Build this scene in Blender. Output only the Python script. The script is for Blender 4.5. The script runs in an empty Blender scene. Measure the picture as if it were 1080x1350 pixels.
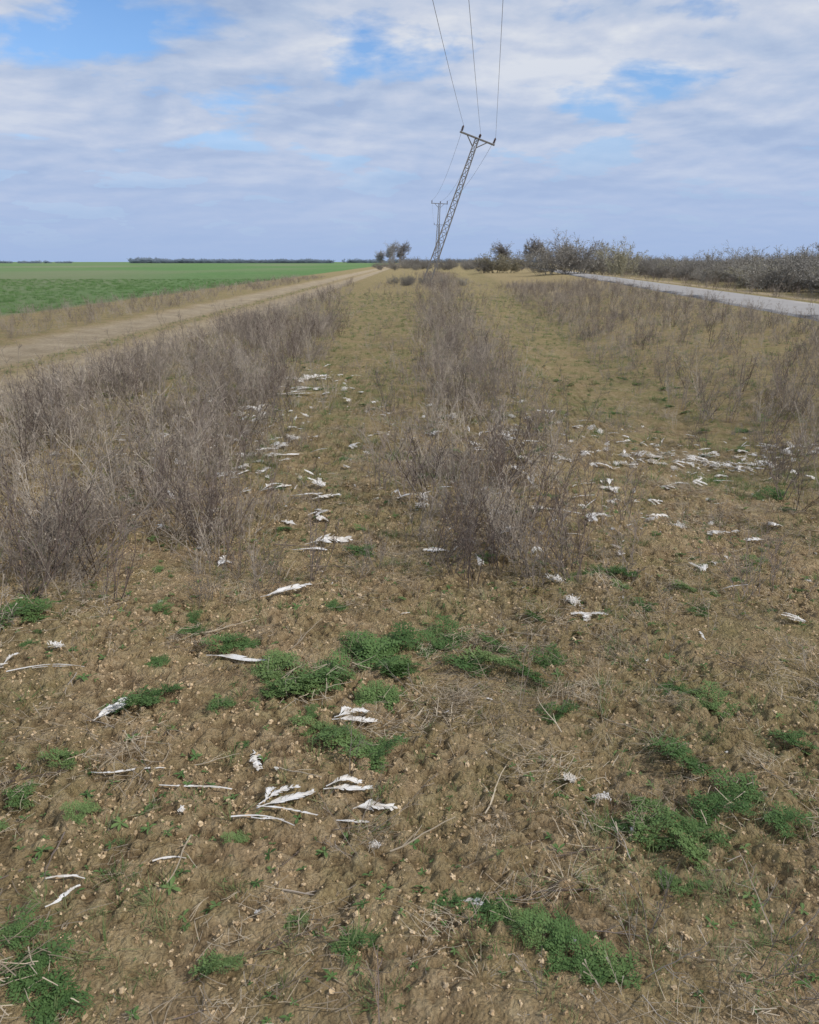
import bpy, math, random
import numpy as np
from mathutils import Vector, Matrix
random.seed(7); rng=np.random.default_rng(11)
scene=bpy.context.scene
R=math.radians
# ------------------------------------------------------------------ noise
_perm=np.random.default_rng(3).permutation(4096)
_g=np.random.default_rng(5).uniform(0,2*math.pi,4096)
_gx=np.cos(_g);_gy=np.sin(_g);_ru=np.random.default_rng(6).random(4096)
def perlin(x,y,seed=0):
    x=np.asarray(x,float);y=np.asarray(y,float)
    xi=np.floor(x).astype(np.int64);yi=np.floor(y).astype(np.int64)
    xf=x-xi;yf=y-yi
    u=xf*xf*xf*(xf*(xf*6-15)+10);v=yf*yf*yf*(yf*(yf*6-15)+10)
    def gr(ix,iy,dx,dy):
        h=_perm[(_perm[(ix+seed*131)&4095]+iy)&4095]
        return _gx[h]*dx+_gy[h]*dy
    a=gr(xi,yi,xf,yf);b=gr(xi+1,yi,xf-1,yf);c=gr(xi,yi+1,xf,yf-1);d=gr(xi+1,yi+1,xf-1,yf-1)
    return (a+(b-a)*u)*(1-v)+(c+(d-c)*u)*v
def fbm(x,y,o=3,seed=0):
    s=0;a=1
    for i in range(o):
        s=s+a*perlin(x*2**i,y*2**i,seed+i*7);a*=.5
    return s
def domes(x,y,seed=0):
    """height of packed irregular crumbs: rounded lumps of random size around jittered cell points"""
    x=np.asarray(x,float);y=np.asarray(y,float)
    xi=np.floor(x).astype(np.int64);yi=np.floor(y).astype(np.int64);out=np.zeros(np.shape(x))
    for dx in (-1,0,1):
        for dy in (-1,0,1):
            cx=xi+dx;cy=yi+dy;h=_perm[(_perm[(cx+seed*57)&4095]+cy)&4095]
            px=cx+_ru[h];py=cy+_ru[(h*7+13)&4095];r=.25+.6*_ru[(h*3+5)&4095]**1.5
            d2=((x-px)**2+(y-py)**2)/(r*r)
            out=np.maximum(out,r*np.sqrt(np.clip(1-d2,0,1)))
    return out
def ss(a,b,x):
    t=np.clip((np.asarray(x,float)-a)/(b-a),0,1);return t*t*(3-2*t)
# ------------------------------------------------------------------ terrain
ROAD_IN,ROAD_OUT,ROAD_K=7.8,10.4,.102
def Hs(x,y):
    x=np.asarray(x,float);y=np.asarray(y,float)
    xr=x-ROAD_K*np.maximum(y,0)
    h=-.18*np.exp(-((x-2.6-.05*y)/1.2)**2)*ss(2,8,y)
    h=h+.24*ss(3.0,7.3,xr)*(1-ss(11,14,xr))
    h=h+.06*ss(-.9,.3,x)*(1-ss(.9,1.9,x))*ss(3,5,y)
    h=h-.05*ss(-4.2,-4.8,x)*(1-ss(-7.9,-8.5,x))
    h=h-.04*(np.exp(-((x+5.5)/.35)**2)+np.exp(-((x+7.2)/.35)**2))
    w=(1-ss(3.2,5.5,x-.05*y))*ss(-4.6,-4.0,x)
    h=h+.07*fbm(x*.8,y*.8,2,2)*(.35+.65*w)*(1-ss(6.6,7.4,xr)*(1-ss(10.8,11.6,xr)))
    return h
def soilness(x,y): return .4+.6*ss(-.5,.1,fbm(x*1.1,y*1.1,2,40))
def crumbs(x,y):
    wx=x+.02*perlin(x*14,y*14,77)+.008*perlin(x*50,y*50,79);wy=y+.02*perlin(x*14,y*14,78)+.008*perlin(x*50,y*50,80)
    m=ss(-.25,.15,perlin(x*3.1,y*3.1,31))
    return .022*domes(wx*14,wy*14,1)*m+.026*domes(wx*30,wy*30,2)
def Hd(x,y):
    x=np.asarray(x,float);y=np.asarray(y,float)
    f=(1-ss(6,30,np.hypot(x,y)))
    w=.3+.7*ss(-4.6,-4.2,x)
    n=.024*perlin(x*4.3,y*4.3,1)+.016*perlin(x*10,y*10,4)+crumbs(x,y)+.013*perlin(x*48,y*48,12)-.010
    return n*f*w*soilness(x,y)
def H(x,y): return Hs(x,y)+Hd(x,y)
def axis(lo,hi,step,far,near,g):
    c=list(np.arange(lo,hi,step));a=[];s=step;p=c[-1]
    while p<far: s*=g;p+=s;a.append(p)
    b=[];s=step;p=c[0]
    while p>near: s*=g;p-=s;b.append(p)
    return np.array(b[::-1]+c+a)
xs=axis(-2.1,2.1,.0078,2500,-2500,1.031)
ys=axis(1.2,3.9,.0078,4000,-60,1.027)
X,Y=np.meshgrid(xs,ys)
Z=H(X,Y)
def new_mesh_np(name,V,F,mat=None,smooth=False,k=4):
    me=bpy.data.meshes.new(name)
    V=np.asarray(V,np.float32);F=np.asarray(F,np.int32)
    me.vertices.add(len(V));me.vertices.foreach_set('co',V.ravel())
    me.loops.add(F.size);me.loops.foreach_set('vertex_index',F.ravel())
    me.polygons.add(len(F));me.polygons.foreach_set('loop_start',np.arange(0,F.size,k,dtype=np.int32))
    me.polygons.foreach_set('loop_total',np.full(len(F),k,np.int32))
    if smooth: me.polygons.foreach_set('use_smooth',np.ones(len(F),bool))
    me.update(calc_edges=True)
    if mat: me.materials.append(mat)
    return me
def link(name,me):
    o=bpy.data.objects.new(name,me);scene.collection.objects.link(o);return o
ny,nx=X.shape
idx=np.arange(ny*nx).reshape(ny,nx)
Fq=np.stack([idx[:-1,:-1],idx[:-1,1:],idx[1:,1:],idx[1:,:-1]],-1).reshape(-1,4)
# ------------------------------------------------------------------ material helpers
def mat_new(name):
    m=bpy.data.materials.new(name);m.use_nodes=True
    nt=m.node_tree;b=nt.nodes['Principled BSDF'];b.inputs['Roughness'].default_value=.9
    b.inputs['Specular IOR Level'].default_value=.15
    return m,nt,b
def nd(nt,t,**k):
    n=nt.nodes.new(t)
    for a,v in k.items(): setattr(n,a,v)
    return n
def ramp(nt,fac,stops):
    r=nd(nt,'ShaderNodeValToRGB');e=r.color_ramp.elements
    while len(e)<len(stops): e.new(.5)
    for i,(p,c) in enumerate(stops):
        e[i].position=p;e[i].color=(*c,1) if len(c)==3 else c
    nt.links.new(fac,r.inputs[0]);return r.outputs[0]
def mix(nt,fac,a,b,bt='MIX'):
    n=nd(nt,'ShaderNodeMix',data_type='RGBA',blend_type=bt)
    for s,v in ((0,fac),(6,a),(7,b)):
        if isinstance(v,bpy.types.NodeSocket): nt.links.new(v,n.inputs[s])
        else: n.inputs[s].default_value=v if s==0 else (*v,1)
    return n.outputs[2]
def math_(nt,op,a,b=None,c=None,clamp=False):
    n=nd(nt,'ShaderNodeMath',operation=op);n.use_clamp=clamp
    for i,v in enumerate((a,b,c)):
        if v is None: continue
        if isinstance(v,bpy.types.NodeSocket): nt.links.new(v,n.inputs[i])
        else: n.inputs[i].default_value=v
    return n.outputs[0]
def noise(nt,vec,scale,detail=4,rough=.6,dist=0):
    n=nd(nt,'ShaderNodeTexNoise');n.inputs['Scale'].default_value=scale;n.inputs['Detail'].default_value=detail
    n.inputs['Roughness'].default_value=rough;n.inputs['Distortion'].default_value=dist
    if vec: nt.links.new(vec,n.inputs['Vector'])
    return n.outputs[0]
# ground material
m_ground,nt,bs=mat_new('ground_soil')
geo=nd(nt,'ShaderNodeNewGeometry');pos=geo.outputs['Position']
at=nd(nt,'ShaderNodeAttribute',attribute_name='mask');sep=nd(nt,'ShaderNodeSeparateColor');nt.links.new(at.outputs['Color'],sep.inputs[0])
fld,trk,grs=sep.outputs
at2=nd(nt,'ShaderNodeAttribute',attribute_name='cav_shade')
n1=noise(nt,pos,2.2,4);n2=noise(nt,pos,16,5,.7);n3=noise(nt,pos,90,4,.7);nL=noise(nt,pos,.5,4)
soil=ramp(nt,n2,[(.34,(.32,.22,.12)),(.5,(.48,.35,.205)),(.66,(.62,.485,.31))])
soil=mix(nt,math_(nt,'MULTIPLY',n1,.7),soil,ramp(nt,n3,[(.34,(.25,.17,.09)),(.66,(.68,.53,.345))]))
soil=mix(nt,.8,soil,ramp(nt,n1,[(.3,(.80,.78,.74)),(.7,(1.1,1.09,1.06))]),'MULTIPLY')
soil=mix(nt,.7,soil,ramp(nt,noise(nt,pos,3.7,5,.7),[(.40,(1,1,1)),(.62,(.80,.86,.72))]),'MULTIPLY')
soil=mix(nt,math_(nt,'MULTIPLY',at2.outputs['Fac'],.65),soil,(.15,.10,.055))  # shade in the gaps between crumbs, painted into the soil colour
olive=ramp(nt,n2,[(.34,(.18,.145,.075)),(.5,(.30,.245,.135)),(.68,(.43,.355,.215))])
olive2=mix(nt,ramp(nt,noise(nt,pos,5,6,.75),[(.42,(0,0,0)),(.58,(1,1,1))]),olive,(.17,.18,.07))
olive2=mix(nt,.9,olive2,ramp(nt,noise(nt,pos,1.1,6,.7),[(.35,(.66,.66,.64)),(.65,(1.15,1.12,1.05))]),'MULTIPLY')
gf=math_(nt,'MULTIPLY',grs,ramp(nt,n1,[(.35,(.3,.3,.3)),(.6,(1,1,1))]))
c=mix(nt,gf,soil,olive2)
trc=ramp(nt,n2,[(.3,(.34,.27,.18)),(.7,(.52,.43,.305))])
trc=mix(nt,.85,trc,ramp(nt,noise(nt,pos,1.3,6,.7),[(.35,(.72,.71,.69)),(.65,(1.12,1.12,1.12))]),'MULTIPLY')
c=mix(nt,trk,c,trc)
mp=nd(nt,'ShaderNodeMapping');nt.links.new(pos,mp.inputs[0]);mp.inputs['Scale'].default_value=(1,.25,1)
nf=noise(nt,mp.outputs[0],1.3,5,.75)
fc=ramp(nt,nf,[(.3,(.10,.18,.065)),(.5,(.13,.23,.085)),(.7,(.165,.27,.105))])
mpf=nd(nt,'ShaderNodeMapping');nt.links.new(pos,mpf.inputs[0]);mpf.inputs['Scale'].default_value=(.02,.006,1)
fc=mix(nt,ramp(nt,noise(nt,mpf.outputs[0],1,3),[(.45,(0,0,0)),(.62,(.8,.8,.8))]),fc,(.22,.24,.14))
c=mix(nt,fld,c,fc)
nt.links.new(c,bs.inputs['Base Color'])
bp=nd(nt,'ShaderNodeBump');bp.inputs['Strength'].default_value=1;bp.inputs['Distance'].default_value=.026
vo=nd(nt,'ShaderNodeTexVoronoi');vo.inputs['Scale'].default_value=80;vo.inputs['Randomness'].default_value=1
wv=nd(nt,'ShaderNodeVectorMath',operation='ADD');nz=nd(nt,'ShaderNodeTexNoise');nz.inputs['Scale'].default_value=30;nt.links.new(pos,nz.inputs['Vector'])
sc_=nd(nt,'ShaderNodeVectorMath',operation='SCALE');sc_.inputs['Scale'].default_value=.03;nt.links.new(nz.outputs['Color'],sc_.inputs[0])
nt.links.new(pos,wv.inputs[0]);nt.links.new(sc_.outputs[0],wv.inputs[1]);nt.links.new(wv.outputs[0],vo.inputs['Vector'])
hh=math_(nt,'ADD',math_(nt,'MULTIPLY',noise(nt,pos,60,5,.8),1.2),math_(nt,'MULTIPLY',vo.outputs['Distance'],-.7))
nt.links.new(hh,bp.inputs['Height']);nt.links.new(bp.outputs[0],bs.inputs['Normal'])
bs.inputs['Roughness'].default_value=1;bs.inputs['Specular IOR Level'].default_value=.05
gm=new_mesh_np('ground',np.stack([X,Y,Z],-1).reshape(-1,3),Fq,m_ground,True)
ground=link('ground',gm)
wob=.35*fbm(X*.5,Y*.5,3,20)
XR=X-ROAD_K*np.maximum(Y,0)
field=ss(-12.2,-12.8,X+wob)
track=ss(-4.45,-4.95,X+wob*.9)*(1-ss(-7.9,-8.5,X+wob*.9))
midt=np.exp(-((X+6.35+wob*.6)/.42)**2)
track=track*(1-.9*midt)*ss(-.75,.0,fbm(X*1.5,Y*.6,3,33)+.3)
side=ss(12.2,12.9,XR+wob)*(1-ss(14,14.7,XR+wob))*.75
track=np.maximum(track,side)
patch=fbm(X*.45,Y*.3,3,50)
gr=ss(-.3,.35,patch)*.35
gr=np.maximum(gr,.75*ss(5,10,Y))
gr=np.maximum(gr,.85*ss(2,3.5,X)*ss(4,7,Y))
bankm=ss(3.0,4.2,X-.06*(Y-6))*(1-ss(7.2,7.8,XR))
gr=gr*(1-.35*bankm)
col=np.stack([field,track,np.clip(gr,0,1)*(1-track),np.ones_like(X)],-1).astype(np.float32)
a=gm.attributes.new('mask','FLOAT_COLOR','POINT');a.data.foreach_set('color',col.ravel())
cav_shade=(1-ss(.000,.011,crumbs(X,Y)))*soilness(X,Y)
a=gm.attributes.new('cav_shade','FLOAT','POINT');a.data.foreach_set('value',(cav_shade*(1-ss(6,14,Y))).astype(np.float32).ravel())
# ------------------------------------------------------------------ road
m_road,nt,bs=mat_new('old_asphalt')
geo=nd(nt,'ShaderNodeNewGeometry');pos=geo.outputs['Position']
c=mix(nt,noise(nt,pos,1.2,5),(.26,.25,.24),(.40,.38,.36))
c=mix(nt,math_(nt,'MULTIPLY',noise(nt,pos,40,3),.4),c,(.28,.25,.22))
nt.links.new(c,bs.inputs['Base Color']);bs.inputs['Roughness'].default_value=1
yy=np.concatenate([np.arange(-60,60,.5),np.geomspace(60,2500,120)])
uu=np.array([-.18,-.02,0,.65,1.3,1.95,2.6,2.62,2.78])
RX=ROAD_IN+uu[None,:]+ROAD_K*np.maximum(yy,0)[:,None]+np.where((uu<-.01)|(uu>2.61),1,0)[None,:]*.12*perlin(yy*1.3,yy*0+.5)[:,None]
RY=np.repeat(yy[:,None],len(uu),1)
edge=np.array([-.12,.055,.06,.075,.08,.075,.06,.055,-.12])
RZ=Hs(RX,RY)+edge[None,:]
ii=np.arange(RX.size).reshape(RX.shape)
link('asphalt_road',new_mesh_np('asphalt_road',np.stack([RX,RY,RZ],-1).reshape(-1,3),np.stack([ii[:-1,:-1],ii[:-1,1:],ii[1:,1:],ii[1:,:-1]],-1).reshape(-1,4),m_road,True))
# ------------------------------------------------------------------ plant materials
def plant_mat(name,cols,transl=0,rough=.8):
    m,nt,bs=mat_new(name)
    oi=nd(nt,'ShaderNodeObjectInfo');geo=nd(nt,'ShaderNodeNewGeometry')
    n=noise(nt,geo.outputs['Position'],9,1)
    f=math_(nt,'ADD',math_(nt,'MULTIPLY',oi.outputs['Random'],.6),math_(nt,'MULTIPLY',n,.4))
    k=len(cols)
    c=ramp(nt,f,[(.15+.7*i/(k-1),cols[i]) for i in range(k)])
    nt.links.new(c,bs.inputs['Base Color']);bs.inputs['Roughness'].default_value=rough
    if transl:
        t=nd(nt,'ShaderNodeBsdfTranslucent');nt.links.new(c,t.inputs[0])
        ms=nd(nt,'ShaderNodeMixShader');ms.inputs[0].default_value=transl
        nt.links.new(bs.outputs[0],ms.inputs[1]);nt.links.new(t.outputs[0],ms.inputs[2])
        nt.links.new(ms.outputs[0],nt.nodes['Material Output'].inputs[0])
    return m
m_weed=plant_mat('dry_stem',[(.18,.148,.12),(.29,.245,.20),(.43,.375,.305)])
m_wdark=plant_mat('dark_stem',[(.095,.072,.06),(.155,.12,.10),(.24,.195,.165)])
m_straw=plant_mat('straw',[(.24,.195,.14),(.38,.315,.23),(.52,.445,.33)])
m_litter=plant_mat('straw_litter',[(.15,.115,.08),(.30,.245,.175),(.47,.395,.29)])
m_green=plant_mat('weed_leaf',[(.07,.13,.04),(.11,.185,.06),(.17,.24,.085)],.25,.6)
m_grass=plant_mat('grass_blade',[(.09,.15,.045),(.15,.205,.075),(.27,.27,.14)],.25,.6)
m_wheat=plant_mat('wheat_blade',[(.10,.185,.06),(.13,.235,.075),(.165,.275,.095)],.2,.6)
m_bush=plant_mat('bush_twig',[(.19,.175,.155),(.25,.23,.20),(.31,.29,.25)])
m_bushy=plant_mat('willow_twig',[(.24,.215,.15),(.30,.275,.19),(.35,.325,.23)])
m_far=plant_mat('hazed_foliage',[(.25,.30,.36),(.27,.325,.385),(.29,.345,.40)])  # bluish distance haze put into the foliage colour itself
m_bark=plant_mat('bark',[(.24,.23,.23),(.30,.29,.285),(.34,.33,.325)])
# ------------------------------------------------------------------ mesh builder
class MB:
    def __init__(s): s.v=[];s.f=[]
    def tube(s,P,r0,r1,k=3):
        n=len(P);b=len(s.v)
        for i,p in enumerate(P):
            d=(P[min(i+1,n-1)]-P[max(i-1,0)])
            d=d.normalized() if d.length>1e-9 else Vector((0,0,1))
            a=d.orthogonal().normalized();c=d.cross(a)
            r=r0+(r1-r0)*i/(n-1)
            for j in range(k):
                t=2*math.pi*j/k;s.v.append(p+a*(r*math.cos(t))+c*(r*math.sin(t)))
        for i in range(n-1):
            for j in range(k):
                s.f.append((b+i*k+j,b+i*k+(j+1)%k,b+(i+1)*k+(j+1)%k,b+(i+1)*k+j))
    def blade(s,P,w0,w1,side=None):
        b=len(s.v);n=len(P)
        for i,p in enumerate(P):
            d=P[min(i+1,n-1)]-P[max(i-1,0)]
            sd=side if side is not None else d.cross(Vector((0,0,1)))
            sd=sd.normalized() if sd.length>1e-9 else Vector((1,0,0))
            t=i/(n-1);w=w0*(1-t)+w1*t
            s.v.append(p-sd*w/2);s.v.append(p+sd*w/2)
        for i in range(n-1): s.f.append((b+2*i,b+2*i+1,b+2*i+3,b+2*i+2))
    def quad(s,a,b_,c,d):
        b=len(s.v);s.v+= [a,b_,c,d];s.f.append((b,b+1,b+2,b+3))
    def mesh(s,name,mat,smooth=False):
        me=bpy.data.meshes.new(name);me.from_pydata([tuple(v) for v in s.v],[],s.f);me.materials.append(mat)
        if smooth: me.polygons.foreach_set('use_smooth',[True]*len(me.polygons))
        return me
rd=random.uniform
def rv(): return Vector((rd(-1,1),rd(-1,1),rd(-1,1)))
def path(p,d,L,n,jit=.12,droop=0.):
    P=[p.copy()];d=d.normalized()
    for i in range(n):
        d=(d+rv()*jit+Vector((0,0,-droop))).normalized();p=p+d*(L/n);P.append(p.copy())
    return P
def perp_dir(d,ang):
    a=d.orthogonal().normalized();a.rotate(Matrix.Rotation(rd(0,2*math.pi),3,d.normalized()))
    return (d.normalized()*math.cos(ang)+a*math.sin(ang))
def weed(n,h,spread,branch,r=.0026,heads=True,lean=.5):
    mb=MB()
    for i in range(n):
        a=rd(0,6.283);b=Vector((math.cos(a),math.sin(a),0))*rd(0,spread)
        d=Vector((b.x*2.2+rd(-.35,.35),b.y*2.2+rd(-.35,.35),rd(.7,1.2)/ (lean+.5)))
        L=h*rd(.4,1.05);P=path(b+Vector((0,0,-.02)),d,L,6,.13,-.01)
        mb.tube(P,r,r*.45)
        for k in range(branch):
            t=rd(.2,.98)*6;j=min(int(t),5);q=P[j].lerp(P[j+1],t-j)
            dd=perp_dir(P[j+1]-P[j],rd(.6,1.15));dd.z+=.25
            l=L*rd(.12,.36)*(1.15-t/8)
            Q=path(q,dd,l,3,.22,-.03);mb.tube(Q,r*.55,r*.3)
            for m in range(random.choice((1,2,2))):
                q2=Q[random.choice((1,2))];d2=perp_dir(Q[-1]-Q[0],rd(.5,1.0));d2.z+=.25
                Q2=path(q2,d2,l*rd(.25,.5),2,.2);mb.tube(Q2,r*.38,r*.28)
                if heads and random.random()<.5:
                    e=Q2[-1];mb.tube([e,e+(Q2[-1]-Q2[-2]).normalized()*.007,e+(Q2[-1]-Q2[-2]).normalized()*.014],.0012,.003)
    return mb
def tuft(n,h,w,spread,droop=.12,flat=0.,wd=.004):
    mb=MB()
    for i in range(n):
        a=rd(0,6.283);b=Vector((math.cos(a),math.sin(a),0))
        d=b*rd(.1,.9+flat*3)+Vector((0,0,rd(.6,1.1)*(1-flat*.7)))
        P=path(b*rd(0,spread),d,h*rd(.4,1.1),5,.14,droop*rd(.5,1.6))
        for p in P: p.z=max(p.z,.002+rd(0,.012))
        P[0].z=-.01
        mb.blade(P,wd*rd(.7,1.2),wd*.15)
    return mb
def thatch(n,rad,h):
    """flattened dead grass: long thin stems lying over one another, mostly one way"""
    mb=MB();a0=rd(0,6.28)
    for i in range(n):
        a=a0+random.gauss(0,.9);p=Vector((rd(-rad,rad),rd(-rad,rad),rd(.004,.04)))
        d=Vector((math.cos(a),math.sin(a),rd(-.1,.3)));P=path(p,d,h*rd(.3,1.1),5,.26,.06)
        for q in P:q.z=max(q.z,rd(.002,.012))
        mb.blade(P,.0018,.0008)
    return mb
def litter(n,rad):
    mb=MB()
    for i in range(n):
        a=rd(0,6.283);p=Vector((rd(-rad,rad),rd(-rad,rad),rd(.006,.03)))
        L=rd(.015,.08);d=Vector((math.cos(a),math.sin(a),rd(-.12,.12)))
        P=path(p,d,L,3,.2)
        for q in P:q.z=max(q.z,.0)
        mb.tube(P,.001,.0007) if random.random()<.6 else mb.blade(P,.0024,.0016)
    return mb
def twig(L):
    mb=MB();P=path(Vector((0,0,.008)),Vector((1,0,.02)),L,6,.16)
    for q in P:q.z=max(q.z,.004)
    mb.tube(P,.0022,.0011,4)
    for k in range(random.choice((1,2,4))):
        j=random.randint(1,5);d=perp_dir(P[j]-P[j-1],rd(.4,.9));d.z=abs(d.z)*.5;mb.tube(path(P[j],d,L*rd(.15,.4),3,.2),.0015,.0008,3)
    return mb
def feathery(n,L):
    mb=MB();up=Vector((0,0,1))
    for i in range(n):
        a=2.4*i+rd(-.6,.6);el=rd(.1,.9)
        d=Vector((math.cos(a)*math.cos(el),math.sin(a)*math.cos(el),math.sin(el)))
        l=L*rd(.4,1.25);P=path(Vector((rd(-.03,.03),rd(-.03,.03),0)),d,l,8,.08,.11)
        for q in P:q.z=max(q.z,.006+rd(0,.01))
        mb.tube(P,.0014,.0007)
        for j in range(2,9):
            ax=(P[j]-P[j-1]).normalized();sd=ax.cross(up)
            if sd.length<.01: continue
            sd.normalize()
            for s_ in (-1,1):
                pl=l*.36*math.sin(math.pi*(j/9.5))+.007
                e=(sd*s_+ax*.45+rv()*.25).normalized()
                c=P[j]
                for m in range(4):
                    q=c+e*pl*(m+.4)/4
                    for s2 in (-1,1):
                        f=(ax*s2*.9+e*.6+rv()*.35).normalized();ll=pl*.34*(1.15-m/6);ww=ll*.62
                        g=f.cross(up)
                        g=g.normalized() if g.length>.01 else e
                        g=(g+up*rd(-.5,.5)).normalized()
                        mb.quad(q,q+f*ll*.55+g*ww*.5,q+f*ll,q+f*ll*.55-g*ww*.5)
    return mb
def seedling(n,L):
    mb=MB()
    for i in range(n):
        a=2.4*i+rd(-.4,.4);d=Vector((math.cos(a),math.sin(a),rd(.1,.9))).normalized()
        l=L*rd(.5,1.1);P=path(Vector((0,0,0)),d,l,5,.06,.1)
        sd=d.cross(Vector((0,0,1))).normalized();b=len(mb.v)
        ws=[.05,.16,.30,.34,.22,.02]
        for p,w in zip(P,ws):
            mb.v+= [p-sd*w*l/2+Vector((0,0,w*l*.15)),p,p+sd*w*l/2+Vector((0,0,w*l*.15))]
        for k in range(5):
            for m in range(2):
                q=b+3*k+m;mb.f.append((q,q+1,q+4,q+3))
    return mb
def bush(stems,lv2,lv3,lv4,r=.012,buds=.012,trunk=False,spread=.25):
    mb=MB()
    def add_buds(Q):
        for q in Q[1:]:
            if random.random()<.8:
                a=rv()*buds;b=rv()*buds;mb.quad(q-a,q-b,q+a,q+b)
    base=Vector((0,0,-.02));
    if trunk:
        T=path(base,Vector((0,0,1)),.42,5,.04);mb.tube(T,.022,.014,6)
    for i in range(stems):
        a=rd(0,6.283)
        if trunk:
            p=T[random.choice((2,3,4,5))];d=Vector((math.cos(a)*rd(.2,.9),math.sin(a)*rd(.2,.9),rd(.5,1.2)));L=rd(.4,.6)
        else:
            p=base+Vector((math.cos(a),math.sin(a),0))*rd(0,spread);d=Vector((math.cos(a)*rd(.1,.9),math.sin(a)*rd(.1,.9),1));L=rd(.5,.95)
        P=path(p,d,L,6,.14);mb.tube(P,r*(.8 if trunk else .6),r*.2,4 if trunk else 3)
        for k in range(lv2):
            j=random.randint(1,5);Q=path(P[j],perp_dir(P[j+1]-P[j],rd(.4,.9))+Vector((0,0,.15)),L*rd(.25,.5),4,.18);mb.tube(Q,r*.3,r*.14)
            for m in range(lv3):
                q=random.randint(1,3);S=path(Q[q],perp_dir(Q[q+1]-Q[q],rd(.4,.9))+Vector((0,0,.1)),L*rd(.1,.25),3,.2);mb.tube(S,r*.16,r*.09);add_buds(S)
                for n in range(lv4):
                    s=random.randint(1,2);U=path(S[s],perp_dir(S[s+1]-S[s],rd(.4,.9)),L*rd(.05,.12),2,.15);mb.tube(U,r*.1,r*.07);add_buds(U)
    return mb
# ------------------------------------------------------------------ scatter through geometry nodes
def scatter(name,meshes,pts,rot,scl,ids=None):
    coll=bpy.data.collections.new(name+'_variants')
    for i,me in enumerate(meshes):
        coll.objects.link(bpy.data.objects.new('%s_plant_%02d'%(name,i),me))
    n=len(pts)
    me=bpy.data.meshes.new(name);me.vertices.add(n);me.vertices.foreach_set('co',np.asarray(pts,np.float32).ravel())
    me.attributes.new('rot','FLOAT_VECTOR','POINT').data.foreach_set('vector',np.asarray(rot,np.float32).ravel())
    sc=np.asarray(scl,np.float32)
    if sc.ndim==1: sc=np.repeat(sc[:,None],3,1)
    me.attributes.new('scl','FLOAT_VECTOR','POINT').data.foreach_set('vector',np.ascontiguousarray(sc).ravel())
    if ids is None: ids=rng.integers(0,len(meshes),n)
    me.attributes.new('idx','INT','POINT').data.foreach_set('value',np.asarray(ids,np.int32))
    me.update();o=link(name,me)
    ng=bpy.data.node_groups.new(name+'_gn','GeometryNodeTree')
    ng.interface.new_socket('Geometry',in_out='INPUT',socket_type='NodeSocketGeometry')
    ng.interface.new_socket('Geometry',in_out='OUTPUT',socket_type='NodeSocketGeometry')
    N=ng.nodes;gi=N.new('NodeGroupInput');go=N.new('NodeGroupOutput');iop=N.new('GeometryNodeInstanceOnPoints')
    ci=N.new('GeometryNodeCollectionInfo');ci.inputs['Collection'].default_value=coll
    ci.inputs['Separate Children'].default_value=True;ci.inputs['Reset Children'].default_value=True
    def na(nm,dt):
        a=N.new('GeometryNodeInputNamedAttribute');a.data_type=dt;a.inputs['Name'].default_value=nm;return a.outputs['Attribute']
    er=N.new('FunctionNodeEulerToRotation')
    K=ng.links.new
    K(gi.outputs[0],iop.inputs['Points']);K(ci.outputs[0],iop.inputs['Instance']);iop.inputs['Pick Instance'].default_value=True
    K(na('idx','INT'),iop.inputs['Instance Index']);K(na('rot','FLOAT_VECTOR'),er.inputs[0]);K(er.outputs[0],iop.inputs['Rotation'])
    K(na('scl','FLOAT_VECTOR'),iop.inputs['Scale']);K(iop.outputs[0],go.inputs[0])
    md=o.modifiers.new('scatter','NODES');md.node_group=ng
    return o
def sample(n,x0,x1,y0,y1,dens,ypow=1.):
    u=rng.random(n);y=y0+(y1-y0)*u**ypow;x=rng.uniform(x0,x1,n)
    k=rng.random(n)<dens(x,y);return x[k],y[k]
def place(x,y,dz=0,tilt=.1,detail=True):
    z=(H(x,y) if detail else Hs(x,y))+dz
    n=len(x);rot=np.stack([rng.normal(0,tilt,n),rng.normal(0,tilt,n),rng.uniform(0,6.283,n)],-1)
    return np.stack([x,y,z],-1),rot
def cat(*a): return np.concatenate(a)
# ---- dry weeds
weeds=[weed(7,.50,.09,8).mesh('dw',m_weed),weed(6,.58,.07,9).mesh('dw',m_weed),weed(10,.40,.13,7).mesh('dw',m_weed),
       weed(4,.72,.06,9,.0028).mesh('dw',m_weed),weed(9,.34,.15,7,.0022,True,.9).mesh('dw',m_weed),weed(6,.5,.08,9,.003,False).mesh('dw',m_wdark)]
def d_left(x,y):
    e=-.95-.055*(y-4)+.45*fbm(x*.0+3,y*.6,2,8)
    d=ss(e+.4,e-.45,x)*ss(-4.75,-4.2,x)
    near=ss(3.35,4.3,y)
    return d*near*(.22+.78*ss(-.15,.25,fbm(x*.9,y*.7,2,60)))
xa,ya=sample(2600,-4.8,-.6,3.3,22,d_left,1.25)
xb,yb=sample(1500,-4.8,-1,20,110,d_left,1.6)
def d_mid(x,y):
    c=.45+.028*y;w=.46+.014*y
    return np.exp(-((x-c)/w)**2*1.2)*ss(3.6,4.2,y)*(.5+.5*ss(-.25,.15,fbm(x*.8,y*.5,2,70)))
xc,yc=sample(1700,-.8,2.5,3.5,20,d_mid,1.1)
xd,yd=sample(3200,-1.5,6,20,110,d_mid,1.3)
def d_bank(x,y):
    xr=x-ROAD_K*y
    return ss(2.5,3.5,x-.06*(y-6))*(1-ss(6.6,7.3,xr))*(.35+.65*ss(-.25,.15,fbm(x*.6,y*.5,2,80)))
xe,ye=sample(7500,2.2,16,5,60,d_bank,1.15)
def d_ml(x,y): return ((x<-8.5)&(x>-12.6))*(.5+.5*ss(-.1,.3,fbm(x*.5,y*.5,2,90)))
xf,yf=sample(1700,-12.6,-8.4,8,90,d_ml,1.4)
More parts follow.
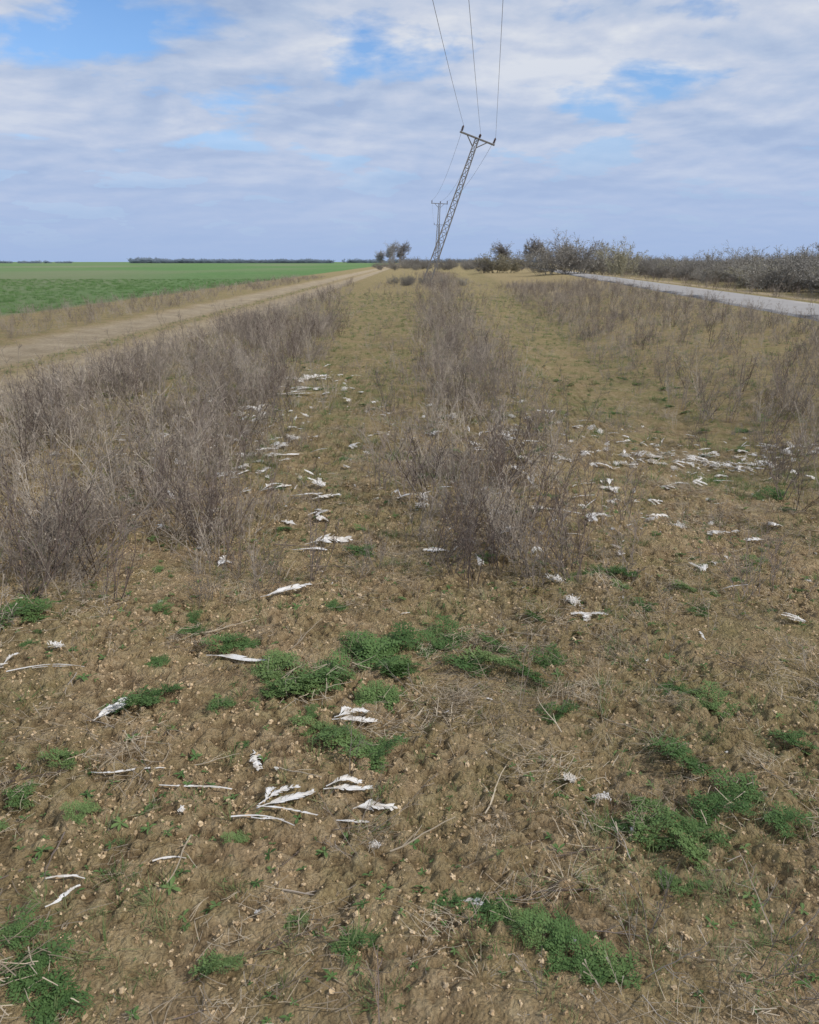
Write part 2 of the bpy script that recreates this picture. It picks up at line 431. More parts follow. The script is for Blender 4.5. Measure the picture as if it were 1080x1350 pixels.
xg,yg=sample(1000,-2.5,6.0,9,70,lambda x,y:.25+.7*ss(0,.3,fbm(x*.7,y*.4,2,97)),1.0)
def d_rs(x,y):
    xr=x-ROAD_K*y;return ((xr>10.8)&(xr<12.2)|(xr>14.5)&(xr<22))*.8
xh,yh=sample(2200,11,36,16,120,d_rs,1.4)
xi_,yi_=sample(320,-3.5,4.5,4,12,lambda x,y:.25+.75*ss(0,.3,fbm(x*.8,y*.8,2,95)),1.2)
x=cat(xa,xb,xc,xd,xe,xf,xg,xh,xi_);y=cat(ya,yb,yc,yd,ye,yf,yg,yh,yi_)
s=cat(rng.uniform(.6,1.3,len(xa))*(1-.35*ss(-1.8,-.9,xa)),rng.uniform(.8,1.2,len(xb)),rng.uniform(.6,1.1,len(xc)),rng.uniform(.8,1.3,len(xd)),rng.uniform(.45,1.15,len(xe)),rng.uniform(.6,.9,len(xf)),rng.uniform(.35,.8,len(xg)),rng.uniform(.9,1.7,len(xh)),rng.uniform(.3,.7,len(xi_)))
P,Rr=place(x,y,-.01,.18)
scatter('dry_weeds',weeds,P,Rr,s)
# the large foreground clump and a few single plants
cl=[(.30,3.95),(.45,4.1),(.15,4.2),(.6,4.25),(.35,4.45),(.05,4.6),(.55,4.7),(.75,4.5),(.2,4.95),(.45,5.2),(.0,5.3),(.8,5.0),(-.2,5.6),(.3,5.7),(.62,3.95),(.85,4.15),(.25,4.3),(.5,4.45),(.4,4.85),(.65,5.4),(.1,5.05)]
ex=[(-1.20,4.55),(-1.12,4.7),(-1.3,4.65),(3.1,6.6),(3.6,7.0),(3.9,8.4),(4.4,9.2),(3.5,9.6),(4.6,7.9),(5.2,10.2),(2.9,7.9),(1.7,3.8),(1.9,4.0)]
x=np.array([c[0] for c in cl]+[c[0] for c in ex]);y=np.array([c[1] for c in cl]+[c[1] for c in ex])
P,Rr=place(x,y,-.01,.12)
mw=[weed(9,.58,.12,11,.0026).mesh('wc',m_weed),weed(7,.62,.09,11,.003,False).mesh('wc',m_wdark),weed(11,.46,.15,10,.0024).mesh('wc',m_weed)]
ids=rng.integers(0,3,len(x));ids[-13:]=1;ids[:3]=1
scatter('dry_weed_clump',mw,P,Rr,cat(rng.uniform(.8,1.15,len(cl)),[1.1,.95,.9],rng.uniform(.7,1.,8),[.7,.6]),ids)
sp=[weed(3,.35,.05,4,.0018).mesh('st',m_weed),weed(2,.45,.03,5,.0022,False).mesh('st',m_weed),weed(5,.25,.08,4,.0016).mesh('st',m_straw)]
x,y=sample(260,-2.5,3,1.3,6,lambda x,y:.3+.5*ss(-.8,.8,x),1.2)
x=cat(x,[1.65,1.75,1.97,.54,.62,.81,.9,-.25,-.15,-1.41,1.0,1.05,1.3,.45,.7,.58,.86]);y=cat(y,[3.75,3.85,3.95,1.49,1.55,1.5,1.6,3.11,1.92,3.49,3.04,3.1,1.75,1.4,1.42,1.6,1.45])
P,Rr=place(x,y,-.005,.3)
scatter('bare_stalks',sp,P,Rr,cat(rng.uniform(.3,.7,len(x)-17),rng.uniform(.6,.95,17)))
# ---- dry grass
dg=[tuft(30,.20,.1,.06,.16,.5,.0022).mesh('dg',m_straw),thatch(44,.10,.20).mesh('dg',m_straw),tuft(34,.14,.1,.09,.1,.3,.0022).mesh('dg',m_straw),thatch(40,.12,.24).mesh('dg',m_litter),thatch(54,.12,.14).mesh('dg',m_litter)]
def d_dg(x,y):
    d=.03+.9*np.exp(-(((x-.5)/.55)**2+((y-2.85)/.5)**2))+.8*np.exp(-(((x-.55)/.6)**2+((y-4.0)/.5)**2))
    d=d+.6*d_left(x,y)+.5*d_mid(x,y)+.55*ss(.0,.35,fbm(x*1.2,y*1.2,2,100))*ss(-.5,.4,x)
    d=d+.5*np.exp(-(((x+1.8)/.6)**2+((y-3.9)/.5)**2))+.2*np.exp(-(((x-.4)/.6)**2+((y-1.9)/.5)**2))
    return np.clip(d,0,1)
xa,ya=sample(1250,-2.8,3,1.3,7,d_dg,1.0)
xb,yb=sample(1500,-4.5,6,6,30,d_dg,1.4)
P,Rr=place(cat(xa,xb),cat(ya,yb),.002,.12)
scatter('dry_grass',dg,P,Rr,cat(rng.uniform(.35,.85,len(xa)),rng.uniform(.6,1.1,len(xb))))
lt=[litter(34,.10).mesh('lt',m_litter) for i in range(4)]
xa,ya=sample(2400,-3,3.2,1.2,9,lambda x,y:.10+.8*ss(-.15,.3,fbm(x*1.3,y*1.3,3,110))*(.3+.7*ss(-.9,.4,x)),1.2)
P,Rr=place(xa,ya,.0,.08)
scatter('straw_litter',lt,P,Rr,rng.uniform(.6,1.3,len(xa)))
x,y=sample(380,-2.6,3,1.25,7,lambda x,y:.6+0*x,1.2)
x=cat(x,[-1.32,-.9,-.55,-1.0,.1,1.6,-.8]);y=cat(y,[2.92,3.3,3.3,2.0,3.4,3.6,1.95])
P,Rr=place(x,y,.004,.06)
scatter('fallen_twigs',[twig(.16).mesh('tw',m_weed),twig(.22).mesh('tw',m_wdark),twig(.12).mesh('tw',m_wdark),twig(.2).mesh('tw',m_straw)],P,Rr,rng.uniform(.4,1.2,len(x)))
# ---- green
gw=[feathery(15,.12).mesh('gw',m_green),feathery(9,.11).mesh('gw',m_green),feathery(11,.12).mesh('gw',m_green)]
G=[(-.41,2.85,1.1),(-.55,2.94,.9),(-.30,2.91,1),(-.13,3.04,1.2),(-.06,3.18,1.1),(-.12,2.80,.8),(-.22,3.15,.9),(-.02,2.98,.9),(-.47,2.80,.8),(-1.02,2.71,.9),(-.97,2.8,.7),(-.78,3.18,.7),(-.70,3.2,.6),(-1.04,3.05,.5),
(-.18,2.44,.9),(-.26,2.49,.7),(-.10,2.39,.7),(.70,2.05,.8),(.62,2.1,.6),(1.04,2.19,.8),(.95,2.15,.7),(.81,1.92,.7),(.92,2.39,.8),(.20,1.72,.7),(.12,1.77,.6),(.28,1.66,.6),(.46,1.51,.6),(.39,1.53,.6),
(-1.85,3.53,1),(-1.75,3.5,.8),(-1.19,3.57,.6),(.25,3.04,.9),(.49,2.98,.9),(.40,3.25,.9),(.17,3.33,.8),(-1.15,2.39,.6),(-.98,2.08,.4),(-1.23,2.19,.5),(-.50,1.98,.3),(1.32,2.49,.7),(1.14,2.74,.7),(.56,2.69,.6),(-.26,4.42,.9),(1.13,4.06,.8),(2.82,6.02,1),
(-.88,1.5,.8),(-.95,1.6,.6),(-.8,1.44,.7),(-.45,1.55,.5),(-.15,1.6,.5),(-.3,1.7,.4),(.85,2.05,.7),(1.1,2.05,.6),(.75,2.2,.6),(.35,1.6,.6),(.1,3.2,.9),(.33,3.1,.9),(.6,3.1,.7)]
x=np.array([g[0] for g in G]);y=np.array([g[1] for g in G]);s=np.array([g[2] for g in G])
gid=cat(np.zeros(9,int),rng.integers(1,3,len(G)-9))
x2,y2=sample(1100,-3,4,1.4,14,lambda x,y:.15+.6*ss(-.05,.35,fbm(x*.9,y*.9,2,120)),1.15)
P,Rr=place(cat(x,x2),cat(y,y2),.004,.15)
scatter('green_weed_rosettes',gw,P,Rr,cat(s,.13+.5*rng.random(len(x2))**1.6),cat(gid,rng.integers(1,3,len(x2))))
sd=[seedling(6,.035).mesh('sd',m_green),seedling(8,.045).mesh('sd',m_green),seedling(5,.03).mesh('sd',m_green)]
x,y=sample(4200,-2.4,2.8,1.25,6,lambda x,y:.2+.8*ss(-.15,.3,fbm(x*2,y*2,2,130)),1.1)
x=cat(x,rng.normal(-.7,.35,120));y=cat(y,rng.normal(1.9,.25,120))
P,Rr=place(x,y,.004,.2);scatter('green_seedlings',sd,P,Rr,.2+.65*rng.random(len(x))**2)
gg=[tuft(26,.08,.1,.05,.1,.2,.003).mesh('gg',m_grass),tuft(34,.06,.1,.08,.1,.3,.003).mesh('gg',m_grass),tuft(20,.11,.1,.04,.1,.1,.003).mesh('gg',m_grass)]
def d_gg(x,y):
    d=.10+.8*ss(-.1,.35,fbm(x*.7,y*.5,3,140))*ss(3,8,y)+.75*ss(.0,.35,fbm(x*1.5,y*1.5,2,150))
    d=d+.5*np.exp(-((x-3-.06*y)/1.)**2)*ss(4,8,y)+.6*np.exp(-((x+.8+.02*y)/.5)**2)*ss(6,9,y)
    for (gx,gy,w) in ((.95,2.2,.3),(.75,1.95,.3),(.35,1.6,.25),(-.88,1.45,.18),(.35,3.1,.35),(1.1,2.7,.3)): d=d+.8*np.exp(-((x-gx)**2+(y-gy)**2)/w**2)
    return np.clip(d,0,1)
xa,ya=sample(3600,-2.6,3.5,1.3,7,d_gg,1.1)
xb,yb=sample(12000,-4.6,12,6,45,d_gg,1.3)
k=(xb-ROAD_K*yb<7.5);xb=xb[k];yb=yb[k]
xc,yc=sample(900,-6.7,-6.1,8,60,lambda x,y:.6+0*x,1.4)
P,Rr=place(cat(xa,xb,xc),cat(ya,yb,yc),.0,.15)
scatter('green_grass',gg,P,Rr,cat(rng.uniform(.35,.9,len(xa)),rng.uniform(.6,1.4,len(xb)),rng.uniform(.6,1.1,len(xc))))
wh=[tuft(60,.14,.1,.22,.06,.1,.007).mesh('wh',m_wheat),tuft(60,.12,.1,.25,.06,.1,.007).mesh('wh',m_wheat)]
xa,ya=sample(6000,-45,-12.5,18,80,lambda x,y:1+0*x,1.5)
P,Rr=place(xa,ya,0,.05,False);scatter('wheat_crop',wh,P,Rr,rng.uniform(.7,1.2,len(xa)))
# ---- soil clods
import bmesh
m_clod,nt,bs=mat_new('clod_soil');oi=nd(nt,'ShaderNodeObjectInfo');geo=nd(nt,'ShaderNodeNewGeometry')
c=ramp(nt,oi.outputs['Random'],[(0,(.33,.23,.13)),(.6,(.48,.355,.215)),(1,(.60,.465,.30))])
c=mix(nt,.6,c,ramp(nt,noise(nt,geo.outputs['Position'],90,3),[(.3,(.6,.6,.6)),(.7,(1.15,1.15,1.15))]),'MULTIPLY')
nt.links.new(c,bs.inputs['Base Color'])
def clod(sub,seed):
    bm=bmesh.new();bmesh.ops.create_icosphere(bm,subdivisions=sub,radius=1)
    r=random.Random(seed)
    for v in bm.verts:
        c=v.co;f=.8+.7*float(perlin(np.array(c.x*1.7+seed*9.1),np.array(c.y*1.7+c.z*2.3)))+r.uniform(-.2,.2)
        v.co=Vector((c.x*f,c.y*f*.85,c.z*f*.65))
    me=bpy.data.meshes.new('clod');bm.to_mesh(me);bm.free();me.materials.append(m_clod);return me
cm=[clod(2,i) for i in range(6)]
xa,ya=sample(52000,-2.8,3.2,1.2,6,lambda x,y:soilness(x,y)*(.3+.7*ss(-.2,.2,fbm(x*5,y*5,2,41))),1.2)
P,Rr=place(xa,ya,0,1.)
s=.0028+.0065*rng.random(len(xa))**2.+.010*(rng.random(len(xa))<.03)*rng.random(len(xa))
P[:,2]+=s*.05
scatter('soil_clods',cm,P,Rr,s)
# ------------------------------------------------------------------ feathers
m_fea,nt,bs=mat_new('feather_white');geo=nd(nt,'ShaderNodeNewGeometry')
c=ramp(nt,noise(nt,geo.outputs['Position'],16,4),[(.32,(.50,.44,.36)),(.46,(.74,.70,.64)),(.60,(.84,.82,.79))])
nt.links.new(c,bs.inputs['Base Color']);t=nd(nt,'ShaderNodeBsdfTranslucent');nt.links.new(c,t.inputs[0])
ms=nd(nt,'ShaderNodeMixShader');ms.inputs[0].default_value=.2;nt.links.new(bs.outputs[0],ms.inputs[1]);nt.links.new(t.outputs[0],ms.inputs[2]);nt.links.new(ms.outputs[0],nt.nodes['Material Output'].inputs[0])
def vane(mb,L,wl,wr,curve,lift,base=Vector((0,0,0)),ang=0,rag=.12,start=.18,fold=.3):
    n=60;P=[];ph=rd(.3,1.2);wb=rd(-.06,.06)
    for i in range(n+1):
        t=i/n;xx=t*L;yy=curve*L*t*t+wb*L*math.sin(t*5+ph);zz=lift*L*math.sin(math.pi*t*ph)
        ca,sa=math.cos(ang),math.sin(ang)
        P.append(base+Vector((xx*ca-yy*sa,xx*sa+yy*ca,max(zz,0)+.004)))
    mb.tube(P[::4],.0017,.0006,4)
    up=Vector((0,0,1))
    for side,w in ((1,wl),(-1,wr)):
        g=1.;tg=1.;gap=0;ln=.85;tl=.85;zj=0
        for i in range(int(n*start),n):
            if random.random()<rag: tg=rd(.5,1.1);tl=rd(.5,1.3);zj=rd(-.2,.5)
            g+=(tg-g)*.35;ln+=(tl-ln)*.3
            if gap>0: gap-=1;continue
            if random.random()<rag*.12: gap=random.choice((1,2,3));continue
            t=i/n;ww=w*g*min(1,(t-start)*5+.25)*math.sqrt(max(0,1-((t-.45)/.62)**2))
            d=(P[i+1]-P[i]).normalized();sdv=Vector((-d.y,d.x,0))*side
            e=(sdv+d*ln).normalized()
            a=P[i];b=P[i+1];z1=fold*ww*(.35+zj*.4);z2=fold*ww*(.1+zj)
            m1=a+e*ww*.55+up*z1;m2=b+e*ww*.55+up*z1;o1=a+e*ww+up*z2;o2=b+e*ww*rd(.9,1.02)+up*z2
            mb.quad(a,b,m2,m1);mb.quad(m1,m2,o2,o1)
def feather_mesh(kind,L):
    mb=MB()
    if kind=='flight': vane(mb,L,.024+L*.04,.014+L*.02,rd(-.12,.12),rd(.01,.03))
    elif kind=='thin': vane(mb,L,.011,.007,rd(-.2,.2),rd(.01,.02),rag=.3,start=.1)
    elif kind=='broad': vane(mb,L,.20*L,.28*L,rd(-.2,.2),rd(.03,.08),rag=.25,start=.12,fold=.6)
    elif kind=='pair':
        vane(mb,L,.17*L,.12*L,.1,.05,ang=-.12,rag=.25);vane(mb,L*.75,.17*L,.13*L,-.1,.12,ang=.22,rag=.3,base=Vector((L*.05,0.01,.008)))
        if random.random()<.5: vane(mb,L*.4,.14*L,.1*L,-.1,.2,ang=.9,rag=.4,base=Vector((L*.15,.01,.01)))
    elif kind=='tuft':
        a0=rd(0,6.28)
        for k in range(5):
            vane(mb,L*rd(.35,.8),.20*L,.17*L,rd(-.4,.4),rd(.02,.16),ang=a0+rd(-.6,.6)+(3.14 if random.random()<.25 else 0),rag=.35,start=.05,base=Vector((rd(-.2,.2)*L,rd(-.15,.15)*L,.004+k*.003)))
    elif kind=='down':
        a0=rd(0,6.28)
        for k in range(110):
            a=a0+rd(-1.2,1.2);p=Vector((random.gauss(0,.17)*L,random.gauss(0,.11)*L,.004+rd(0,.15)*L))
            Q=path(p,Vector((math.cos(a),math.sin(a),rd(-.3,.5))),L*rd(.12,.3),4,.5,.08)
            for q in Q:q.z=max(q.z,.003)
            mb.blade(Q,.004,.0015)
    elif kind=='shaft':
        P=[Vector((t*L,.10*L*math.sin(t*3),.006+.03*L*math.sin(3*t))) for t in [i/8 for i in range(9)]];mb.tube(P,.0026,.0012,5)
        vane(mb,L*.5,.007,.006,.05,.02,base=Vector((L*.3,.06*L,.004)),rag=.4)
    return mb.mesh('feather',m_fea)
FE=[(-1.40,11.45,.40,'tuft',30),(-1.28,10.81,.40,'tuft',100),(-1.58,10.11,.36,'pair',10),(-1.52,8.09,.42,'flight',175),(-1.67,9.19,.30,'tuft',0),(-1.44,6.09,.24,'tuft',40),(-1.36,6.15,.2,'pair',70),
(-1.08,5.74,.22,'pair',20),(-.84,5.60,.22,'flight',-10),(-.68,5.45,.2,'broad',0),(-.72,4.98,.12,'broad',150),(-.59,5.15,.14,'tuft',0),(-.62,4.58,.27,'broad',14),(-.68,4.50,.2,'flight',-5),
(-1.06,4.23,.15,'broad',85),(-.74,3.77,.24,'broad',6),(-.85,3.08,.27,'flight',-18),(-1.14,2.60,.16,'broad',62),(-1.64,3.01,.11,'tuft',50),(-1.48,3.12,.07,'down',0),(-1.62,2.96,.32,'shaft',-2),
(-.28,2.60,.16,'pair',4),(-.53,2.40,.11,'broad',-60),(-1.04,2.32,.23,'thin',-8),(-.79,2.22,.23,'thin',2),(-.46,2.10,.18,'pair',28),(-.46,2.10,.19,'thin',-6),(-.53,2.06,.20,'shaft',-14),
(-.27,2.20,.15,'pair',8),(-.17,2.10,.12,'broad',18),(-.22,2.07,.11,'thin',-8),(-.10,1.97,.05,'down',0),(-.71,1.88,.09,'shaft',10),(-.93,1.70,.11,'thin',60),(-.97,1.80,.10,'shaft',8),
(.13,1.76,.07,'broad',-25),(.85,3.54,.12,'tuft',20),(1.30,3.27,.07,'thin',100),(1.59,4.16,.11,'tuft',10),(.52,2.31,.06,'down',0),(.62,2.25,.06,'down',0),(1.23,6.65,.2,'tuft',0),(1.14,5.5,.2,'thin',40),(.89,5.1,.14,'thin',10),
(1.52,5.9,.2,'tuft',30),(1.57,5.2,.15,'broad',0),(-1.16,7.2,.28,'tuft',10),(-1.2,6.85,.25,'flight',0),(.9,8.6,.34,'thin',35),(1.5,8.9,.3,'pair',60),(.21,7.5,.2,'tuft',10),(.9,7.4,.28,'tuft',60),(1.0,5.1,.12,'thin',-20)]
for (x,y,L,k,an) in FE:
    o=link('feather',feather_mesh(k,L));a=R(an)
    tt=np.linspace(0,1,12);hz_=H(x+L*tt*math.cos(a),y+L*tt*math.sin(a))
    sl_=float(hz_[-4:].mean()-hz_[:4].mean());z=float(np.max(hz_-sl_*tt))
    o.location=(x,y,z-.002);o.rotation_euler=(rd(-.15,.15),-math.atan2(sl_,L),a)
sv=[feather_mesh('broad',.12),feather_mesh('tuft',.14),feather_mesh('thin',.16),feather_mesh('flight',.18),feather_mesh('pair',.14),feather_mesh('down',.12),feather_mesh('tuft',.15),feather_mesh('down',.15),feather_mesh('thin',.12)]
def blob(n,cx,cy,sx,sy): return rng.normal(cx,sx,n),rng.normal(cy,sy,n)
bl=[blob(150,2.75,7.25,.42,.24),blob(40,2.2,8.0,.4,.35),blob(75,3.75,7.7,.4,.25),blob(110,-1.6,9.3,.55,1.2),blob(50,-1.5,8.0,.4,.6),blob(36,-1.3,6.3,.4,.8),
    blob(90,1.0,7.0,.7,1.2),blob(65,1.5,6.0,.6,.9),blob(28,.3,5.8,.5,.9),blob(30,-.5,8,.7,1.7),blob(40,-2.2,6.5,.6,1),blob(20,1,9.5,.7,.9),blob(24,-1.3,11.5,.35,.8),blob(14,.9,4.6,.4,.4)]
x=cat(*[b[0] for b in bl]);y=cat(*[b[1] for b in bl])
P,Rr=place(x,y,.012,.2);scatter('scattered_feathers',sv,P,Rr,.3+.85*rng.random(len(x))**1.5)
x,y=sample(500,-2,3,1.3,9,lambda x,y:.2+.5*ss(3,6,y))
P,Rr=place(x,y,.006,.3);scatter('feather_scraps',[feather_mesh('down',.03),feather_mesh('thin',.04)],P,Rr,rng.uniform(.4,1.,len(x)))
# ------------------------------------------------------------------ bushes and trees
bv=[bush(16,8,6,2).mesh('b',m_bush),bush(20,7,6,2,spread=.4).mesh('b',m_bush),bush(14,8,7,2,.012,.014,False,.3).mesh('b',m_bushy)]
n=520;yh=30+(300-30)*rng.random(n)**1.6;xh=15.6+.125*yh+rng.normal(0,1,n)+rng.random(n)*8
sh=rng.uniform(1.2,2.1,n)*(1+.25*ss(-.1,.4,fbm(xh*.1,yh*.06,2,170)))
P,Rr=place(xh,yh,-.05,.05,False);ids=rng.choice([0,1,2],n,p=[.5,.35,.15])
scatter('hedgerow_bushes',bv,P,Rr,np.stack([sh*1.4,sh*1.4,sh],-1),ids)
def single(name,me,x,y,s,w=1):
    o=link(name,me);o.location=(x,y,float(Hs(np.array(x),np.array(y)))-.05);o.scale=(s*w,s*w,s);o.rotation_euler=(0,0,rd(0,6));return o
for (x,y,s,w,k) in [(17.3,94,4.2,1.4,0),(19.4,96,3.8,1.4,1),(15.7,97,3.0,1.3,1),(19.4,78,3.6,.8,2),(12.6,125,3.4,1.6,2),(14.6,126,3.0,1.5,2),(10.8,124,2.4,1.5,0),(26,110,3.2,1.4,0),(30,80,3.0,1.2,1),(22.5,100,3.2,1.4,1),(18.5,120,3.8,1.4,0)]:
    single('bare_bush',bv[k],x,y,s,w)
tv=[bush(14,9,7,2,.012,.012,True).mesh('t',m_bark),bush(12,9,7,2,.012,.009,True).mesh('t',m_bush)]
for (x,y,s,w,k) in [(-8,350,10.0,1.0,0),(-4,352,10,1.0,0),(-12,355,6.5,1.1,0),(28,200,7.0,1,0),(33,205,6.5,1.1,0),(23,210,6.5,1.2,0),(38,215,6.5,1.2,0),(44.5,90,6,.9,1)]:
    single('bare_tree',tv[k],x,y,s,w)
xs_=cat(rng.normal(1.6,1.3,8),rng.uniform(-10,26,60));ys_=cat(rng.uniform(56,64,8),rng.uniform(150,280,60))
P,Rr=place(xs_,ys_,-.05,.05,False);ss_=cat(rng.uniform(.5,.85,8),rng.uniform(1.2,2.6,60))
scatter('scrub',bv,P,Rr,np.stack([ss_*1.1,ss_*1.1,ss_],-1),rng.integers(0,2,68))
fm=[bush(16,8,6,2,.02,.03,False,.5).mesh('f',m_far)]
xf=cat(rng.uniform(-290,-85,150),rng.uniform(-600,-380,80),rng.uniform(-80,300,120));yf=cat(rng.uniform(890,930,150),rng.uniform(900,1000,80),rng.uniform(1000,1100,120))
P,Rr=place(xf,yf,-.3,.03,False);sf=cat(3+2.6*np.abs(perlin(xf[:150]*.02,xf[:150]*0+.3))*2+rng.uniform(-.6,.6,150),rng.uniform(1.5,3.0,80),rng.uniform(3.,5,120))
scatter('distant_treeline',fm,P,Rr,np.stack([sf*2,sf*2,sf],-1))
# ------------------------------------------------------------------ power poles
m_steel,nt,bs=mat_new('galvanised_steel');geo=nd(nt,'ShaderNodeNewGeometry')
c=mix(nt,noise(nt,geo.outputs['Position'],3,4),(.15,.14,.13),(.26,.245,.23));nt.links.new(c,bs.inputs['Base Color']);bs.inputs['Metallic'].default_value=.2;bs.inputs['Roughness'].default_value=.65
m_ins,nt,bs=mat_new('insulator_ceramic');bs.inputs['Base Color'].default_value=(.10,.06,.05,1);bs.inputs['Roughness'].default_value=.3
m_wire,nt,bs=mat_new('wire_aluminium');bs.inputs['Base Color'].default_value=(.22,.22,.24,1);bs.inputs['Roughness'].default_value=.6
INS=[(-1.15,.42),(0.12,.30),(1.15,.42)]
def pole(name,base,top):
    base=Vector(base);top=Vector(top);L=(top-base).length
    e=bpy.data.objects.new(name,None);scene.collection.objects.link(e)
    ax=(top-base).normalized();q=Vector((0,0,1)).rotation_difference(ax)
    e.rotation_mode='QUATERNION';e.rotation_quaternion=q;e.location=base
    mb=MB();w0,w1=.27,.12
    def bar(a,b,r): mb.tube([Vector(a),Vector(b)],r,r,4)
    def cn(z,i):
        w=w0+(w1-w0)*z/L;sx,sy=[(-1,-1),(1,-1),(1,1),(-1,1)][i%4];return Vector((sx*w,sy*w*.8,z))
    for i in range(4): bar(cn(-.4,i),cn(L,i),.05)
    z=0;k=0
    while z<L-.3:
        z2=min(z+.55,L)
        for i in range(4):
            a,b=(i,i+1) if k%2 else (i+1,i)
            bar(cn(z,a),cn(z2,b),.024);bar(cn(z2,i),cn(z2,i+1),.02)
        z=z2;k+=1
    lat=bpy.data.objects.new('lattice_mast',mb.mesh('lattice',m_steel));scene.collection.objects.link(lat);lat.parent=e
    mb=MB()
    for sy in (-.14,.14): bar((-1.25,sy,L+.02),(1.25,sy,L+.02),.05)
    for xx in (-1.15,-.4,.4,1.15): bar((xx,-.14,L+.02),(xx,.14,L+.02),.035)
    for sx in (-1,1):
        for sy in (-.13,.13): bar((sx*.13,sy,L-.55),(sx*.7,sy,L-.02),.03)
    arm=bpy.data.objects.new('cross_arm',mb.mesh('arm',m_steel));scene.collection.objects.link(arm);arm.parent=e
    mb=MB();out=[]
    for (xx,hh) in INS:
        z0=L+.05;mb.tube([Vector((xx,0,z0)),Vector((xx,0,z0+hh))],.03,.03,6)
        for j in range(4):
            zz=z0+.08+j*(hh-.1)/4;mb.tube([Vector((xx,0,zz)),Vector((xx,0,zz+.03)),Vector((xx,0,zz+.07))],.10,.03,8)
        out.append(base+q@Vector((xx,0,z0+hh)))
    ins=bpy.data.objects.new('insulators',mb.mesh('ins',m_ins));scene.collection.objects.link(ins);ins.parent=e
    return out
A=pole('leaning_lattice_power_pole',(1.1,60,-.1),(4.55,60,9.5))
B=pole('lattice_power_pole',(4.0,131,-.1),(4.5,131,9.9))
C=pole('lattice_power_pole',(7,205,-.1),(7,205,9.9))
D=pole('lattice_power_pole',(-4.7,-40,-.1),(-4.7,-40,9.9))
for i in range(3):
    mb=MB()
    for (p,q,sag) in ((D[i],A[i],1.0),(A[i],B[i],.9),(B[i],C[i],.9)):
        mb.tube([p.lerp(q,t/40)+Vector((0,0,-4*sag*(t/40)*(1-t/40))) for t in range(41)],.010,.010,4)
    link('power_line',mb.mesh('wire',m_wire))
# ------------------------------------------------------------------ sky
w=bpy.data.worlds.new('World');scene.world=w;w.use_nodes=True;nt=w.node_tree
for n in list(nt.nodes): nt.nodes.remove(n)
SUN_EL=R(42);AZ=R(118)   # compass: 0 = +Y, clockwise
sky=nd(nt,'ShaderNodeTexSky',sky_type='NISHITA');sky.sun_disc=False;sky.sun_elevation=SUN_EL;sky.sun_rotation=AZ
sky.air_density=1.0;sky.dust_density=.3;sky.ozone_density=3.0
bg1=nd(nt,'ShaderNodeBackground');bg1.inputs[1].default_value=.14
nt.links.new(mix(nt,1.0,sky.outputs[0],(.76,.92,1.10),'MULTIPLY'),bg1.inputs[0])
tc=nd(nt,'ShaderNodeTexCoord');sx=nd(nt,'ShaderNodeSeparateXYZ');nt.links.new(tc.outputs['Generated'],sx.inputs[0])
zz=math_(nt,'MAXIMUM',sx.outputs[2],0);den=math_(nt,'ADD',zz,.16)
cx=math_(nt,'DIVIDE',sx.outputs[0],den);cy=math_(nt,'DIVIDE',sx.outputs[1],den)
cb=nd(nt,'ShaderNodeCombineXYZ');nt.links.new(cx,cb.inputs[0]);nt.links.new(cy,cb.inputs[1])
v=cb.outputs[0]
def gap(x0,y0,sx_,sy_,amp):
    b=math_(nt,'POWER',math_(nt,'ABSOLUTE',math_(nt,'DIVIDE',math_(nt,'SUBTRACT',cy,y0),sy_)),2.)
    a=math_(nt,'POWER',math_(nt,'ABSOLUTE',math_(nt,'DIVIDE',math_(nt,'SUBTRACT',cx,x0),sx_)),2.)
    return math_(nt,'MULTIPLY',math_(nt,'EXPONENT',math_(nt,'MULTIPLY',math_(nt,'ADD',a,b),-1.)),amp)
nA=noise(nt,v,2.1,8,.55,.15)
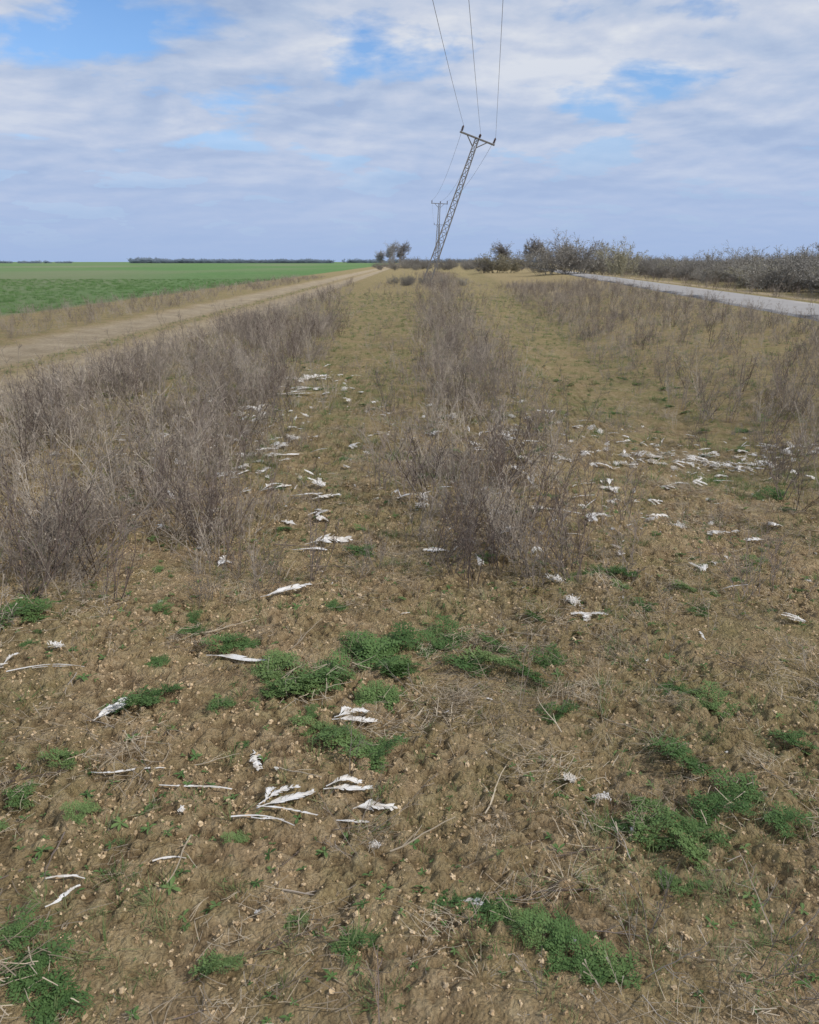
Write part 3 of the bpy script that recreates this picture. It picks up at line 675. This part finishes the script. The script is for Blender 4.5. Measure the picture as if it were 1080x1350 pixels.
# openings in the cloud deck (plane coordinates = x/(z+.16), y/(z+.16))
g=math_(nt,'ADD',math_(nt,'ADD',gap(-.80,2.42,.42,.17,.20),gap(-.47,2.93,.28,.13,.12)),math_(nt,'ADD',gap(.78,2.70,.28,.10,.13),gap(.42,2.88,.28,.10,.09)))
nA2=math_(nt,'SUBTRACT',math_(nt,'ADD',nA,.09),g)
cov=ramp(nt,nA2,[(.40,(0,0,0)),(.53,(1,1,1))])
hz=ramp(nt,zz,[(0.0,(1,1,1)),(.09,(.85,.85,.85)),(.17,(.1,.1,.1)),(.3,(0,0,0))])
cov=math_(nt,'MAXIMUM',cov,hz)
mo=nd(nt,'ShaderNodeMapping');nt.links.new(v,mo.inputs[0]);mo.inputs['Location'].default_value=(.03,.08,0)
nC=noise(nt,mo.outputs[0],2.1,8,.55,.15)
rel=math_(nt,'MULTIPLY',math_(nt,'SUBTRACT',nA,nC),1.3)
mp=nd(nt,'ShaderNodeMapping');nt.links.new(v,mp.inputs[0]);mp.inputs['Location'].default_value=(5.3,2.1,0);mp.inputs['Scale'].default_value=(.7,1.1,1)
nB=math_(nt,'ADD',noise(nt,mp.outputs[0],1.3,4,.5,.2),rel)
cc=ramp(nt,nB,[(.28,(.35,.45,.65)),(.44,(.46,.55,.72)),(.57,(.57,.63,.76)),(.74,(.73,.76,.82))])
hc=ramp(nt,zz,[(0.0,(.37,.49,.74)),(.12,(.42,.53,.77)),(.35,(.5,.6,.8))])
hf=ramp(nt,zz,[(0.0,(1,1,1)),(.06,(.8,.8,.8)),(.14,(.35,.35,.35)),(.24,(0,0,0))])
cc=mix(nt,hf,cc,hc)
bg2=nd(nt,'ShaderNodeBackground');nt.links.new(cc,bg2.inputs[0]);bg2.inputs[1].default_value=1.0
mx=nd(nt,'ShaderNodeMixShader');nt.links.new(cov,mx.inputs[0]);nt.links.new(bg1.outputs[0],mx.inputs[1]);nt.links.new(bg2.outputs[0],mx.inputs[2])
wo=nd(nt,'ShaderNodeOutputWorld');nt.links.new(mx.outputs[0],wo.inputs[0])
sl=bpy.data.lights.new('sun','SUN');sl.energy=3.4;sl.angle=R(2.5);sl.color=(1,.95,.88)
so=bpy.data.objects.new('sun',sl);scene.collection.objects.link(so)
dv=Vector((math.sin(AZ)*math.cos(SUN_EL),math.cos(AZ)*math.cos(SUN_EL),math.sin(SUN_EL)))
so.rotation_euler=dv.to_track_quat('Z','Y').to_euler();so.location=(5,-5,8)
# ------------------------------------------------------------------ camera
cd=bpy.data.cameras.new('camera');cd.sensor_width=36;cd.lens=36;cd.sensor_fit='HORIZONTAL';cd.clip_start=.05;cd.clip_end=8000
co=bpy.data.objects.new('camera',cd);scene.collection.objects.link(co);co.location=(0,0,1.6);co.rotation_euler=(R(73),0,0)
scene.camera=co
scene.view_settings.view_transform='Standard';scene.view_settings.look='None';scene.view_settings.exposure=0
